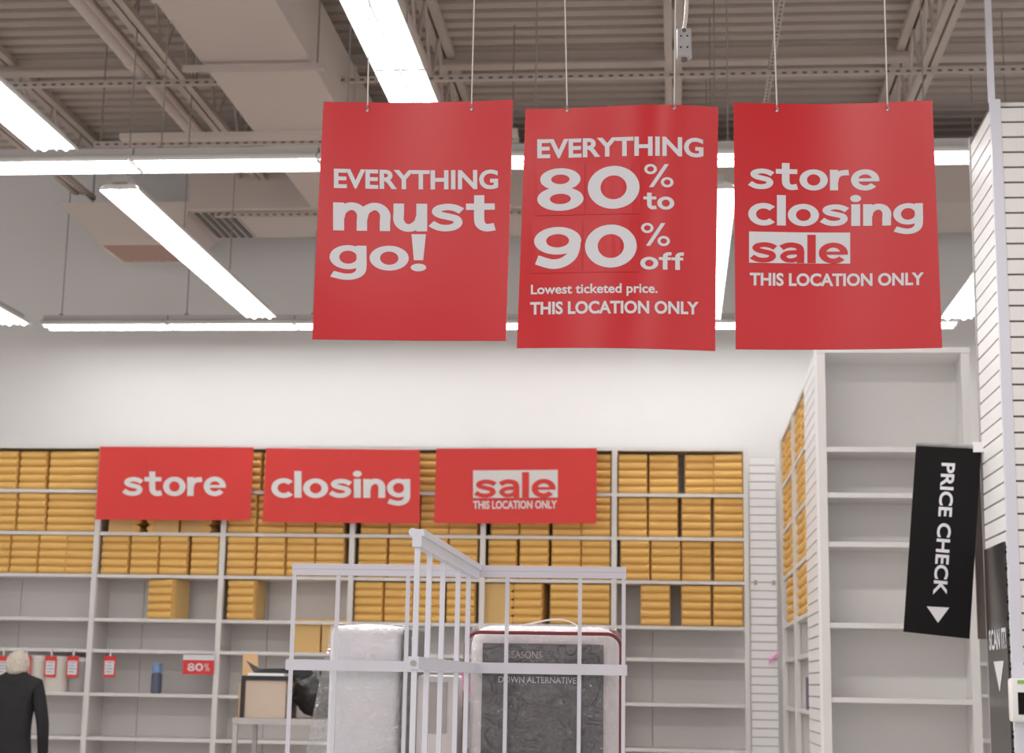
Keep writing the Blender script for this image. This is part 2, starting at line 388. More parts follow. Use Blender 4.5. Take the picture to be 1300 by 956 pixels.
t = thing('air_diffuser', (-5, 15.5, 5.6), 'square ceiling air diffuser with brown blades hanging near the back wall', 'air vent')
MB().box(-5.40, -4.62, 15.13, 15.17, 5.58, 5.63).box(-5.40, -4.62, 15.83, 15.87, 5.58, 5.63).box(-5.40, -5.36, 15.17, 15.83, 5.58, 5.63).box(-4.66, -4.62, 15.17, 15.83, 5.58, 5.63).build('frame', M['beige'], t)
mb = MB(); mb.add([(-5.40,15.13,5.63),(-4.62,15.13,5.63),(-4.62,15.87,5.63),(-5.40,15.87,5.63),(-5.72,14.9,5.92),(-4.44,14.9,5.92),(-4.44,16.1,5.92),(-5.72,16.1,5.92)],
       [(0,1,5,4),(1,2,6,5),(2,3,7,6),(3,0,4,7),(4,5,6,7)]); mb.build('plenum', M['duct'], t)
bl = MB().box(-.045, .0, 0, .66, 0, .008).mesh('blade', M['slatred'])
for k in range(11): inst('blade', bl, t, (-5.32+k*.062+5, 15.17-15.5, .01), (0, -.7, 0))
for x in (-5.6, -4.5): MB().tube([(x, 15.5, 5.92), (x, 15.5, DECK_Z)], .007, 6).build('hanger_rod', M['rod'], t)

# ------------------------------------------------------------------ fluorescent fixtures
LZ = 4.85
def fixture_proto(L, rod_top=6.7):
    """twin-tube trough fixture, length L along local x, opening at z=0"""
    t = thing('ceiling_light', (0, 0, 0), '-', 'ceiling light')
    def trough(c):
        out = [(c+.070*math.cos(a), .056*math.sin(a)) for a in [PI*k/8 for k in range(9)]]
        inn = [(c+.067*math.cos(a), .052*math.sin(a)) for a in [PI*k/8 for k in range(9)]][::-1]
        return out+inn
    r = MB(); r.prism(trough(-.071), 'x', 0, L); r.prism(trough(.071), 'x', 0, L)
    r.build('reflector', M['reflector'], t)
    MB().box(0.0, L, -.055, .055, .045, .11).build('housing', M['housing'], t)
    for s in (-1, 1):
        MB().tube([(.025, s*.071, .012), (L-.025, s*.071, .012)], .019, 8).build('tube', M['tube'], t)
    for x in (0, L-.014): MB().prism([(-.135, .012), (.135, .012), (.10, .05), (.06, .062), (-.06, .062), (-.10, .05)], 'x', x, x+.014).build('end_plate', M['reflector'], t)
    MB().tube([(.16, 0, .1), (.16, 0, rod_top-LZ)], .005, 6).build('hanger_rod', M['rod'], t)
    h = MB().box(.145, .175, -.03, .03, .108, .13); h.build('hanger_clip', M['rod'], t)
    return t
P122 = fixture_proto(1.21); P139 = fixture_proto(1.38); P122S = fixture_proto(1.21, 5.8); used = set()
def light(proto, x, y, alongY, label, group):
    o = proto if id(proto) not in used else copy_tree(proto); used.add(id(proto))
    o.location = (x, y, LZ-.0); o.rotation_euler = (0, 0, PI/2 if alongY else 0); tag(o, label, 'ceiling light', group); return o
ORD = ['first', 'second', 'third', 'fourth', 'fifth', 'sixth', 'seventh']
# counted from the slatwall tower's side
r1 = [-4.70, -3.48, -2.26, -1.04, .18, 1.40]
for i, x in enumerate(r1):
    light(P122, x, 10.39, False, f'twin-tube light in the near crosswise row, {ORD[5-i]} from slatwall tower', 'near crosswise row of lights')
r2 = [-5.975+1.22*k for k in range(7)]
for i, x in enumerate(r2):
    light(P122S if x > -4.5 else P122, x, 15.46, False, f'twin-tube light along the back wall, crosswise, {ORD[6-i]} from slatwall tower', 'crosswise row of lights along the back wall')
for X, nm, y0 in ((2.5, 'beside the slatwall tower', 11.05), (.28, 'beside the store closing sign', 11.05), (-3.765, 'crossing below the air diffuser', 10.92), (-6.2, 'at the frame edge by the back wall', 11.2)):
    for k in range(3):
        light(P139, X, y0+1.39*k, True, f'lengthways twin-tube light {nm}, {ORD[2-k]} from the back wall', 'lengthways lanes of lights by the back wall')
for X, nm in ((-1.48, 'above the must go sign'), (-3.885, 'over the frame edge')):
    for k in range(3):
        light(P139, X, (10.05 if X < -2 else 10.12)-1.39*(k+1), True, f'lengthways twin-tube light {nm}, {ORD[k]} from the crosswise row', 'lengthways lanes of lights overhead')

# ------------------------------------------------------------------ big hanging signs
def hung_sign(corners, Y, bend, label, holes, wires):
    """corners tl, tr, br, bl in photo pixels; a slightly bowed board with its wires; returns (thing, map)"""
    tl, tr, br, bl = [at(*c, Y) for c in corners]
    def S(u, v, off=0.0):
        p = (tl*(1-u)+tr*u)*(1-v) + (bl*(1-u)+br*u)*v
        return Vector((p.x, p.y+bend(u, v)-off, p.z))
    def inv(px, py):
        p = at(px, py, Y)
        v = (tl.z-p.z)/(tl.z-bl.z)
        for _ in range(3):
            xl, xr = tl.x+(bl.x-tl.x)*v, tr.x+(br.x-tr.x)*v; u = (p.x-xl)/(xr-xl)
            zt, zb = tl.z+(tr.z-tl.z)*u, bl.z+(br.z-bl.z)*u; v = (zt-p.z)/(zt-zb)
        return u, v
    t = thing('hanging_sign', (tl+br)/2, label, 'sign', 'red signs hung from the ceiling')
    N, K = 28, 16; mb = MB(); vs = []
    for off in (0, -.003):
        for j in range(K+1):
            for i in range(N+1): vs.append(S(i/N, j/K, off))
    n1 = (N+1)*(K+1); fs = []
    for j in range(K):
        for i in range(N):
            a = j*(N+1)+i; fs.append((a, a+N+1, a+N+2, a+1)); b = a+n1; fs.append((b, b+1, b+N+2, b+N+1))
    edge = [i for i in range(N+1)] + [(j)*(N+1)+N for j in range(1, K+1)] + [K*(N+1)+i for i in range(N-1, -1, -1)] + [j*(N+1) for j in range(K-1, 0, -1)]
    for a, b in zip(edge, edge[1:]+edge[:1]): fs.append((a, b, b+n1, a+n1))
    mb.add(vs, fs); mb.build('board', M['red'], t, True)
    for (hx, hy), (wx, wy) in zip(holes, wires):
        u, v = inv(hx, hy); p = S(u, v, .002); top = at(wx, wy, Y)
        d = (top-p); end = p+d*((6.65-p.z)/d.z)
        MB().tube([p+Vector((0, 0, .012)), end], .0021, 6).build('hanging_wire', M['wire'], t)
        hk = [p+Vector((.004*math.cos(a), -.004+.004*math.sin(a), .012*math.sin(a*.5)-.004)) for a in [2*PI*k/10 for k in range(11)]]
        MB().tube(hk, .0013, 5).build('hook', M['zinc'], t)
        MB().tube([p+Vector((0, -.0015, -.004)), p+Vector((0, .001, -.004))], .0035, 10).build('eyelet', M['zinc'], t)
    return t, (lambda off: (lambda px, py: tuple(S(*inv(px, py), off))))
s1, f1 = hung_sign([(411, 129.5), (651, 126), (642.5, 433), (396, 430.5)], 4.72, lambda u, v: .016*math.sin(PI*u)*(1-.6*v) - .012*(v-.5)*(u-.5) + .012*math.sin(PI*v)*(u-.3),
    'red sign reading EVERYTHING must go! hung from two wires', [(466, 138), (598, 136)], [(468, 60), (602, 0)])
letters(plain_text('EVERYTHING', .030), (424, 214, 632, 239), f1(.0012), s1)
letters(wide_text('must'), (423, 246.5, 629, 293), f1(.0012), s1)
letters(wide_text('go!', .07), (418.5, 296, 540.5, 355), f1(.0012), s1)
s2, f2 = hung_sign([(667, 138.5), (912, 136), (908, 445.5), (656, 442)], 4.70, lambda u, v: -.022*math.sin(PI*u) + .010*math.sin(2*PI*u)*(1-v) + .008*math.sin(PI*v),
    'red sign reading EVERYTHING 80% to 90% off hung from two wires', [(720, 140), (856, 140)], [(717, 0), (857.5, 0)])
letters(plain_text('EVERYTHING', .030), (682, 176.5, 893, 201), f2(.0012), s2)
for c, (a, b) in (('8', (678, 742.5)), ('0', (745, 813)), ('9', (673, 739.5)), ('0', (741.5, 811))):
    y0, y1 = (207.5, 273.5) if a in (678, 745) else (281.5, 347)
    fm = f2(.0022); mb = MB(); n = 6
    for k in range(n):
        xa, xb = a+(b-a)*k/n, a+(b-a)*(k+1)/n
        mb.add([fm(xa, y0), fm(xb, y0), fm(xb, y1), fm(xa, y1)], [(0, 3, 2, 1)])
    fb = f2(.0); mb.add([fm(a, y1), fm(b, y1), fb(b, y1), fb(a, y1)], [(0, 3, 2, 1)]); mb.add([fm(b, y0), fm(b, y1), fb(b, y1), fb(b, y0)], [(0, 1, 2, 3)])
    cd = mb.build('number_card', M['red'], s2, fix=False)
    r = {678: (682, 214, 741, 268), 745: (746.5, 213, 812, 267), 673: (678, 288.5, 738, 342), 741.5: (743, 287, 808.5, 341.5)}[a]
    letters(wide_text(c), r, f2(.0032), cd)
letters(wide_text('%'), (818, 211, 855, 240), f2(.0012), s2); letters(wide_text('to', .06), (817, 247, 856, 268), f2(.0012), s2)
letters(wide_text('%'), (814, 285, 850.5, 314), f2(.0012), s2); letters(wide_text('off', .03), (813, 321.5, 868.5, 344), f2(.0012), s2)
letters(plain_text('Lowest ticketed price.', .022), (674, 361.5, 835, 377.5), f2(.0012), s2)
letters(plain_text('THIS LOCATION ONLY', .032), (673, 383.5, 887, 400), f2(.0012), s2)
s3, f3 = hung_sign([(931, 131), (1184, 126.5), (1196, 442), (934, 443)], 4.66, lambda u, v: .020*math.sin(PI*u)*(1-.3*v) - .020*(v-.5)*(u-.5),
    'red sign reading store closing sale hung from two wires', [(986.5, 138), (1127.5, 136)], [(981.5, 0), (1123, 0)])
letters(wide_text('store'), (949.5, 205.5, 1117, 240), f3(.0012), s3)
letters(wide_text('closing', .065), (950, 245.5, 1172, 296.5), f3(.0012), s3)
def strip(fm, x0, y0, x1, y1, n=10):
    mb = MB()
    for k in range(n):
        a, b = x0+(x1-x0)*k/n, x0+(x1-x0)*(k+1)/n; mb.add([fm(a, y0), fm(b, y0), fm(b, y1), fm(a, y1)], [(0, 3, 2, 1)])
    return mb
bx = strip(f3(.0012), 951, 293.5, 1080, 333).build('white_panel', M['letter'], s3, fix=False)
letters(wide_text('sale', .10), (952, 296.5, 1077, 333.2), f3(.002), bx, 'red')
letters(plain_text('THIS LOCATION ONLY', .032), (952, 345.5, 1173, 362), f3(.0012), s3)

# ------------------------------------------------------------------ wall shelving along the back
SY = 15.756                                                    # front of the uprights
EDGE = [-6.655, -5.435, -4.215, -2.987, -1.761, -0.548, 0.665]
LEVELS = [3.340, 2.940, 2.543, 2.135, 1.848, 1.45, 1.05, .55, .12]
BAYN = ['sixth', 'fifth', 'fourth', 'third', 'second', 'first']
for b in range(6):
    x0, x1 = EDGE[b], EDGE[b+1]
    t = thing('shelving_unit', ((x0+x1)/2, SY, 0), f'white wall shelving bay, {BAYN[b]} counted from the slatwall corner panel', 'shelving', 'wall shelving bays along the back wall')
    MB().box(x0-.024, x0+.024, SY-.005, SY+.045, 0, 3.77).build('upright', M['shelf'], t)
    MB().box(x0-.012, x0+.012, SY+.045, 16.22, 0, 3.75).build('side_panel', M['back'], t)
    if b == 5:
        MB().box(x1-.03, x1+.012, SY-.005, SY+.045, 0, 3.77).build('upright', M['shelf'], t)
    MB().box(x0+.012, (x0+x1)/2-.26, 16.21, 16.235, 0, 3.75).build('back_panel', M['back'], t)
    MB().box((x0+x1)/2-.255, x1-.012, 16.21, 16.235, 0, 3.75).build('back_panel', M['back'], t)
    MB().box(x0+.024, x1-.024, SY+.0, 16.21, 3.735, 3.765).build('top_board', M['shelf'], t)
    for z in LEVELS: MB().box(x0+.024, x1-.024, SY+.012, 16.21, z-.03, z).build('shelf', M['shelf'], t)

def slat_panel(t, axis, a, b, plane, z0, z1, pitch=.0762, out=-1, gap=.0105, core_mat='groove'):
    """a sheet of slatwall: a dark core and one board per slat, each its own part"""
    n = int((z1-z0)/pitch); th = .012
    if axis == 'x':
        z1 = z0+n*pitch+.004
        core = MB().box(a, b, plane, plane+.012, z0, z1) if out < 0 else MB().box(a, b, plane-.012, plane, z0, z1)
        me = MB().box(0, b-a, -th, 0, gap, pitch).mesh('slat', M['slat'])
    else:
        core = MB().box(plane, plane+.012, a, b, z0, z1)
        me = MB().box(-th, 0, 0, b-a, gap, pitch).mesh('slat', M['slat'])
    core.build('core_board', M[core_mat], t)
    o = wloc(t)
    for k in range(n):
        loc = (a, plane, z0+k*pitch) if axis == 'x' else (plane, a, z0+k*pitch)
        inst('slat', me, t, tuple(Vector(loc)-o))
t = thing('slatwall_sheet', (.81, SY, 0), 'narrow white slatwall corner panel at the end of the back wall shelving', 'slatwall')
slat_panel(t, 'x', .69, .925, SY+.02, .02, 3.74, gap=.009, core_mat='groove_lit')
for x in (.735, .90): MB().box(x-.014, x+.014, SY-.004, SY+.012, 2.515, 2.555).build('bracket', M['grey'], t)
tag(MB().add([(.845, 15.70, 1.815), (.945, 15.70, 1.90), (.945, 15.70, 1.925), (.845, 15.70, 1.84), (.845, 15.744, 1.815), (.945, 15.744, 1.90), (.945, 15.744, 1.925), (.845, 15.744, 1.84)],
    [(0, 1, 2, 3), (7, 6, 5, 4), (0, 4, 5, 1), (1, 5, 6, 2), (2, 6, 7, 3), (3, 7, 4, 0)]).build('pink_tag', M['pink']), 'small bright pink strip stuck on the slatwall corner panel', 'tag')

# ------------------------------------------------------------------ golden folded-towel display blocks
TW, TDp, TH = .272, .26, .372
def towel_proto():
    t = thing('towel_display', (0, 0, 0), '-', 'towel display')
    MB().box(-TW/2+.004, TW/2-.004, -.01, TDp, 0, TH-.002).build('block', M['towelside'], t)
    f = TH/5; prof = [(.03, .001)] + [(-.006-.040*math.sin(a), f/2-(f/2-.002)*math.cos(a)) for a in [PI*k/8 for k in range(1, 8)]] + [(.03, f-.001)]
    mb = MB(); n = len(prof)
    W2 = TW/2; rows = [(-W2, .6), (-W2+.010, 1), (W2-.010, 1), (W2, .6)]
    for x, k in rows: mb.v += [(x, .03+(p-.03)*k, q) for p, q in prof]
    for i in range(3):
        for j in range(n):
            a, b = i*n+j, i*n+(j+1) % n; mb.f.append((a, b, b+n, a+n))
    mb.f += [tuple(range(n-1, -1, -1)), tuple(range(3*n, 4*n))]
    me = mb.mesh('fold', M['towel'], True)
    for k in range(5): inst('fold', me, t, (0, 0, k*f))
    return t
TP = towel_proto(); first_tp = [True]
ROWN = ['top', 'second', 'third', 'fourth']
def towels(loc, rz, label, rx=0.0, group='golden towel displays on the wall shelves'):
    o = TP if first_tp[0] else copy_tree(TP); first_tp[0] = False
    o.location = loc; o.rotation_euler = (rx, 0, rz); tag(o, label, 'towel display', group); return o
ROWS = {
    0: {0: [4, 41, 79, 116], 2: [314, 352], 3: [506, 547], 4: [763], 5: [802, 842.5, 888, 926]},
    1: {0: [3, 40, 77, 111.5], 2: [307, 345, 382, 419.5], 3: [476, 514, 552, 588.5], 4: [641, 679, 720, 757], 5: [802, 842, 884, 925.5]},
    2: {0: [-6, 30.5, 67, 102.5], 1: [145, 183, 220.5, 260], 2: [306, 344, 381.5, 419], 3: [472.5, 511, 550, 588], 4: [637.5, 678, 718.5, 756.5], 5: [806, 845, 884, 925.5]},
    3: {3: [467, 505.5, 544, 585], 4: [717, 756], 5: [832, 884, 924.5]},
}
YPIX = [600, 650, 705, 765]
for r, bays in ROWS.items():
    for b, xs in bays.items():
        for i, px in enumerate(xs):
            p = at(px, YPIX[r], SY+.03); n = len(xs)-i
            lo, hi = EDGE[b]+.03+TW/2, EDGE[b+1]-.03-TW/2
            rest = (f'{ORD[n-1]} from corner side' if len(xs) > 1 else 'the only one showing')
            towels((min(hi, max(lo, p.x)), SY+.055+random.uniform(0, .035), LEVELS[r]), random.uniform(-.03, .03),
                   f'golden towel block facing out, {rest}, {ROWN[r]} shelf, {BAYN[b]} bay from slatwall corner')
def turned(px, row, rz, dy, label, rx=0, dx=0, dz=0):
    p = at(px, YPIX[row], SY+.1); towels((p.x+dx, SY+dy, LEVELS[row]+dz), rz, label, rx)
# three blocks turned sideways below the store banner
turned(160, 1, PI/2, .20, 'plain side of golden towel block under the store banner, beside dark upright gap', dx=.11)
turned(209, 1, -PI/2, .20, 'plain side of a golden towel block under the store banner, beside the star-shaped gap', dx=-.11)
turned(252, 1, PI/2-.12, .20, 'plain side of a golden towel block under the store banner, next to the closing banner', dx=.11)
turned(206, 3, -.30, .08, 'single golden towel block turned aslant below the store banner on an emptied shelf')
turned(308, 3, -.12, .07, 'single golden towel block standing alone on the shelf below the closing banner')
turned(632, 3, PI/2, .20, 'golden towel block turned sideways on the shelf above the comforter bag', dx=.11)
turned(671, 3, -.13, .07, 'golden towel block facing out just above the comforter bag handle')
# two blocks lying on their backs with the folds up on the low shelf
for px, lb in ((389, 'pale golden towel block lying down behind the rack rails, farther from the pillow bag'), (427, 'pale golden towel block lying down behind the rack rails, next to the pillow bag')):
    p = at(px, 810, SY+.08); towels((p.x, SY+.06, LEVELS[4]+.262), 0, lb, PI/2+PI)

# ------------------------------------------------------------------ banners on the shelving
def banner(c, label):
    tl, tr, br, bl = [at(*q, 15.62) for q in c]
    t = thing('shelf_banner', (tl+br)/2, label, 'banner', 'red banners on the back wall shelving')
    def S(u, v, off=0):
        p = (tl*(1-u)+tr*u)*(1-v)+(bl*(1-u)+br*u)*v; return Vector((p.x, p.y+.02*math.sin(PI*u)*(.4+.6*v)-off, p.z))
    N = 14; mb = MB(); vs = [S(i/N, v, o) for o in (0, -.006) for v in (0, 1) for i in range(N+1)]; k = N+1; fs = []
    for i in range(N): fs += [(i, i+k, i+k+1, i+1), (i+2*k, i+1+2*k, i+1+3*k, i+3*k), (i, i+1, i+1+2*k, i+2*k), (i+k, i+3*k, i+1+3*k, i+1+k)]
    fs += [(0, 2*k, 3*k, k), (N, N+k, N+3*k, N+2*k)]
    mb.add(vs, fs).build('board', M['red2'], t, True)
    for u in (.12, .88):
        p = S(u, .04); MB().box(p.x-.015, p.x+.015, p.y+.006, SY+.0, p.z-.012, p.z+.012).build('clip', M['shelf'], t)
    def fn(off):
        def g(px, py):
            p = at(px, py, 15.62); v = (tl.z-p.z)/(tl.z-bl.z); xl, xr = tl.x+(bl.x-tl.x)*v, tr.x+(br.x-tr.x)*v
            return tuple(S((p.x-xl)/(xr-xl), v, off))
        return g
    return t, fn
b1, g1 = banner([(127, 567), (322, 568), (317.5, 660.5), (121, 659.5)], 'red banner reading store on the back wall shelving')
letters(wide_text('store'), (155, 598.5, 286.5, 630), g1(.003), b1, 'letter2')
b2, g2 = banner([(338, 569), (533, 571), (533, 664.5), (333, 662.5)], 'red banner reading closing on the back wall shelving')
letters(wide_text('closing', .065), (344.5, 597, 521, 641.5), g2(.003), b2, 'letter2')
b3, g3 = banner([(554, 569.5), (758, 569), (757, 664.5), (551, 664)], 'red banner reading sale on the back wall shelving')
bx = strip(g3(.003), 600.5, 597.5, 708, 632.5).build('white_panel', M['letter2'], b3, fix=False)
letters(wide_text('sale', .10), (601.5, 600, 705.5, 632.8), g3(.006), bx, 'red2')
letters(plain_text('THIS LOCATION ONLY', .03), (600.5, 636, 707, 646.5), g3(.003), b3, 'letter2')

# ------------------------------------------------------------------ white end unit and the shelving run behind it
UX0, UX1, UY = .931, 1.912, 11.1
t = thing('end_shelving', ((UX0+UX1)/2, UY, 0), 'tall empty white shelving unit standing behind the price check sign', 'shelving')
for x in (UX0, UX1-.058): MB().box(x, x+.052, UY, UY+.05, 0, 3.78).build('upright', M['shelf'], t)
MB().box(UX0, UX1, UY-.004, UY+.02, 3.754, 3.79).build('header', M['shelf'], t)
MB().box(UX0, UX1, UY+.02, UY+.45, 3.754, 3.785).build('top_board', M['unit'], t)
for a, b in ((UX0+.02, UX0+.66), (UX0+.66, UX1-.02)): MB().box(a, b, UY+.42, UY+.44, 0, 3.77).build('back_panel', M['unit'], t)
MB().box(UX0+.01, UX0+.028, UY+.05, UY+.42, 0, 3.77).build('side_panel', M['unit'], t)
MB().box(UX1-.03, UX1-.012, UY+.05, UY+.42, 0, 3.77).build('side_panel', M['unit'], t)
for z in (3.137, 2.84, 2.525, 2.013, 1.55, 1.05, .55, .12): MB().box(UX0+.05, UX1-.05, UY+.01, UY+.42, z-.032, z).build('shelf', M['shelf'], t)
slat_panel(t, 'y', UY+.05, UY+.98, UX0-.002, .02, 3.77, core_mat='groove_lit')
MB().box(UX0-.016, UX0+.0, UY, UY+.05, 0, 3.78).build('corner_trim', M['slat'], t)
RY = [12.14, 13.62, 15.12]
for k in range(2):
    y0, y1 = RY[k], RY[k+1]
    t = thing('side_shelving', (1.2, (y0+y1)/2, 0), ['white side shelving bay of golden towel blocks next to the end unit', 'white side shelving bay of golden towel blocks next to the slatwall corner'][k], 'shelving', 'side shelving bays behind the end unit')
    for y in ((y0,) if k == 0 else (y0, y1)):
        MB().box(.93, .975, y-.022, y+.022, 0, 3.77).build('upright', M['shelf'], t)
        MB().box(.975, 1.37, y-.01, y+.01, 0, 3.76).build('side_panel', M['back'], t)
    MB().box(1.37, 1.39, y0, y1, 0, 3.76).build('back_panel', M['back'], t)
    MB().box(.94, 1.37, y0+.022, y1-.022, 3.735, 3.765).build('top_board', M['shelf'], t)
    for z in LEVELS: MB().box(.945, 1.37, y0+.022, y1-.022, z-.03, z).build('shelf', M['shelf'], t)
    for r in range(4):
        for i in range(5 if not (k == 1 and r == 3) else 4):
            towels((.985+random.uniform(0, .02), y0+.165+i*.287, LEVELS[r]), -PI/2+random.uniform(-.04, .04),
                   f'golden towel block, {ORD[i]} from end unit, {ROWN[r]} shelf, {["nearer", "farther"][k]} side shelving bay', group='golden towel displays on the side shelving run')
c = at(1024, 856, 12.3)
for i, (y, lb) in enumerate(((12.42, 'slate blue carton low on the side shelving, next to the end unit'), (12.72, 'slate blue carton low on the side shelving, second from the end unit'))):
    tag(MB().box(.955, 1.2, y-.13, y+.13, LEVELS[5], LEVELS[5]+.23).build('carton', M['navy']), lb, 'box', 'slate blue cartons')

# ------------------------------------------------------------------ slatwall tower with its signs
TX, TY, TYB, TZ = 1.567, 8.26, 8.86, 4.475
t = thing('slatwall_tower', (TX+.5, TY, 0), 'tall white slatwall column with a thin pole rising from its corner', 'column')
slat_panel(t, 'y', TY+.02, TYB, TX+.012, .02, TZ, .0775)
slat_panel(t, 'x', TX+.03, TX+1.3, TY+.012, .02, TZ, .0775)
MB().box(TX-.002, TX+.048, TY-.002, TY+.03, 0, TZ+.01).build('corner_post', M['rack'], t)
MB().box(TX-.004, TX+.02, TYB-.005, TYB+.03, 0, TZ+.01).build('corner_post', M['grey'], t)
MB().box(TX+.024, TX+1.3, TY+.024, TYB, TZ-.02, TZ).build('top_board', M['slat'], t)
MB().box(TX+.024, TX+1.3, TYB-.02, TYB, 0, TZ-.02).build('back_board', M['slat'], t)
MB().box(TX-.006, TX+.024, TY+.004, TY+.034, TZ, 6.66).build('pole', M['rack'], t)
MB().box(TX-.045, TX-.006, TYB+.03, TYB+.05, 1.86, 2.79).build('edge_strip', M['groove'], t)
nm = MB().box(-.006, .0, -.004, .006, -.008, .008).mesh('hook_notch', M['black'])
for k in range(14): inst('hook_notch', nm, t, (-.5-.0025, .034, 2.25-k*.0775))
# price check flag
PY = 8.82
pc = [(1163, 566), (1246, 570), (1231, 811), (1147, 802)]
ptl, ptr, pbr, pbl = [at(*q, PY) for q in pc]
t = thing('price_check_sign', (ptl+pbr)/2, 'tilted black flag sign reading PRICE CHECK with a white arrow', 'sign')
MB().add([tuple(q+Vector((0, o, 0))) for o in (0, .006) for q in (ptl, ptr, pbr, pbl)], [(0, 3, 2, 1), (4, 5, 6, 7), (0, 1, 5, 4), (1, 2, 6, 5), (2, 3, 7, 6), (3, 0, 4, 7)]).build('board', M['black'], t)
q = ptl+Vector((0, 0, .012)); q2 = Vector((TX, PY, ptr.z+.012))
MB().tube([q+Vector((0, .003, 0)), q2+Vector((.0, .003, 0))], .011, 10).build('holder_bar', M['zinc'], t)
MB().box(TX-.05, TX+.0, PY-.02, PY+.02, q2.z-.03, q2.z+.02).build('bracket', M['slat'], t)
def pfn(a, b):     # a runs down the board 0..1, b across 0..1
    p = (ptl*(1-b)+ptr*b)*(1-a)+(pbl*(1-b)+pbr*b)*a; return (p.x, p.y-.0015, p.z)
letters(plain_text('PRICE CHECK', .025), (.085, .615, .790, .405), lambda x, y: pfn(x, y), t)
MB().add([pfn(.855, .325), pfn(.850, .665), pfn(.935, .51)], [(0, 2, 1)]).build('arrow', M['letter'], t, fix=False)
# scan it board on the tower's side
t = thing('scan_sign', (TX, 8.55, 1.0), 'dark grey board reading SCAN IT! on the slatwall tower side', 'sign')
MB().box(TX-.012, TX-.004, TY+.05, TYB-.03, .95, 2.30).build('board', M['scan'], t)
def sfn(a, b): return (TX-.0135, 8.80-a, 2.30-b)
letters(plain_text('SCAN IT!', .028), (.03, .40, .47, .50), sfn, t)
MB().add([sfn(.13, .555), sfn(.39, .555), sfn(.26, .70)], [(0, 1, 2)]).build('arrow', M['letter'], t, fix=False)
t = thing('price_scanner', (TX, TY-.06, 1.5), 'white price scanner with a green strip mounted low on the slatwall tower corner', 'scanner')
shift(rounded_box(.24, .08, .20, .015, 2), TX+.09, TY-.048, 1.465).build('case', M['slat'], t, True)
MB().box(TX+.0, TX+.07, TY-.09, TY-.0885, 1.64, 1.655).build('light_strip', M['green'], t)
MB().box(TX+.0, TX+.18, TY-.0895, TY-.0885, 1.50, 1.60).build('window', M['black'], t)
# low shelf beyond the tower
t = thing('low_shelving', (3.0, 15.0, 0), 'cream shelving seen in the slit between end unit and slatwall tower', 'shelving')
MB().box(2.42, 2.47, 15.3, 15.35, 0, 3.4).build('upright', M['shelf'], t)
MB().box(2.42, 3.6, 15.72, 15.74, 0, 3.4).build('back_panel', M['shelf'], t)
for z in (2.62, 2.38, 2.12, 1.85, 1.58, 1.2, .7, .15): MB().box(2.47, 3.6, 15.31, 15.72, z-.03, z).build('shelf', M['slat'], t)

# hanging outlet box
p = at(868.5, 56, 6.0)
t = thing('outlet_box', p, 'grey metal outlet box hanging on a white cord', 'outlet')
shift(rounded_box(.056, .045, .112, .008, 2), p.x, p.y, p.z-.056).build('body', M['zinc'], t, True)
shift(rounded_box(.050, .004, .104, .0015, 1), p.x, p.y-.024, p.z-.052).build('face_plate', M['zinc'], t)
for dz in (.022, -.022):
    for dx in (-.012, .012):
        MB().tube([(p.x+dx, p.y-.0275, p.z+dz), (p.x+dx, p.y-.025, p.z+dz)], .0035, 8).build('socket_slot', M['black'], t)
MB().tube([(p.x, p.y-.0275, p.z+.044), (p.x, p.y-.025, p.z+.044)], .008, 10).build('socket_slot', M['slot'], t)
MB().tube([(p.x, p.y, p.z-.056), (p.x, p.y, p.z-.066)], .012, 10).build('knockout_plug', M['slot'], t)
pt = at(872, 0, 6.0); d = pt-p
MB().tube([p+Vector((0, 0, .054)), p+d*.6, p+d*1.0, Vector((.06, 6.05, 6.66))], .0075, 8).build('cord', M['wire'], t, True)

# ------------------------------------------------------------------ white guard rack with bagged bedding
RX0, RX1, RYY = -1.39, -.172, 6.2
t = thing('display_rack', (-.78, RYY, 0), 'white metal display rack with barred guard rails holding bagged bedding', 'rack')
def rail(mb, a, b, z0, z1, ax, pos, d=.016):
    if ax == 'x': mb.box(a, b, pos-d, pos+d, z0, z1)
    else: mb.box(pos-d, pos+d, a, b, z0, z1)
    return mb
rail(MB(), RX0, RX1, 1.998, 2.017, 'x', RYY, .02).build('top_rail', M['rack'], t)
rail(MB(), RX0, RX1, 1.976, 1.998, 'x', RYY, .013).build('top_rail', M['rack'], t)
rail(MB(), RX0-.01, RX1+.005, 1.634, 1.672, 'x', RYY, .016).build('bottom_rail', M['rack'], t)
for x in (-1.383, -1.221, -.963, -.60, -.337, -.180): MB().box(x-.0068, x+.0068, RYY-.0068, RYY+.0068, 1.28, 1.978).build('bar', M['rack'], t)
NX, NY = -.712, 4.72
rail(MB(), NY, RYY-.02, 1.998, 2.017, 'y', NX, .02).build('top_rail', M['rack'], t)
rail(MB(), NY, RYY-.02, 1.968, 1.998, 'y', NX, .013).build('top_rail', M['rack'], t)
rail(MB(), NY, RYY-.016, 1.634, 1.668, 'y', NX, .015).build('bottom_rail', M['rack'], t)
for y in (NY+.02, 4.98, 5.28, 5.66, 5.95): MB().box(NX-.0075, NX+.0075, y-.0075, y+.0075, 1.28, 1.97).build('bar', M['rack'], t)
MB().tube([(NX-.012, NY-.002, 2.008), (NX-.012, NY+.012, 2.008)], .012, 10).build('end_cap', M['rack'], t)
MB().tube([(NX, NY-.01, 1.65), (NX, NY+.012, 1.65)], .008, 8).build('bolt', M['grey'], t)
MB().box(RX0, RX1, RYY-.02, RYY+.55, 1.25, 1.28).build('shelf', M['rack'], t)
MB().box(NX-.02, NX+.02, NY, RYY-.02, 1.25, 1.28).build('lower_rail', M['rack'], t)
for x in (RX0+.02, RX1-.02):
    for y in (RYY, RYY+.5): MB().box(x-.02, x+.02, y-.02, y+.02, 0, 1.25).build('leg', M['rack'], t)
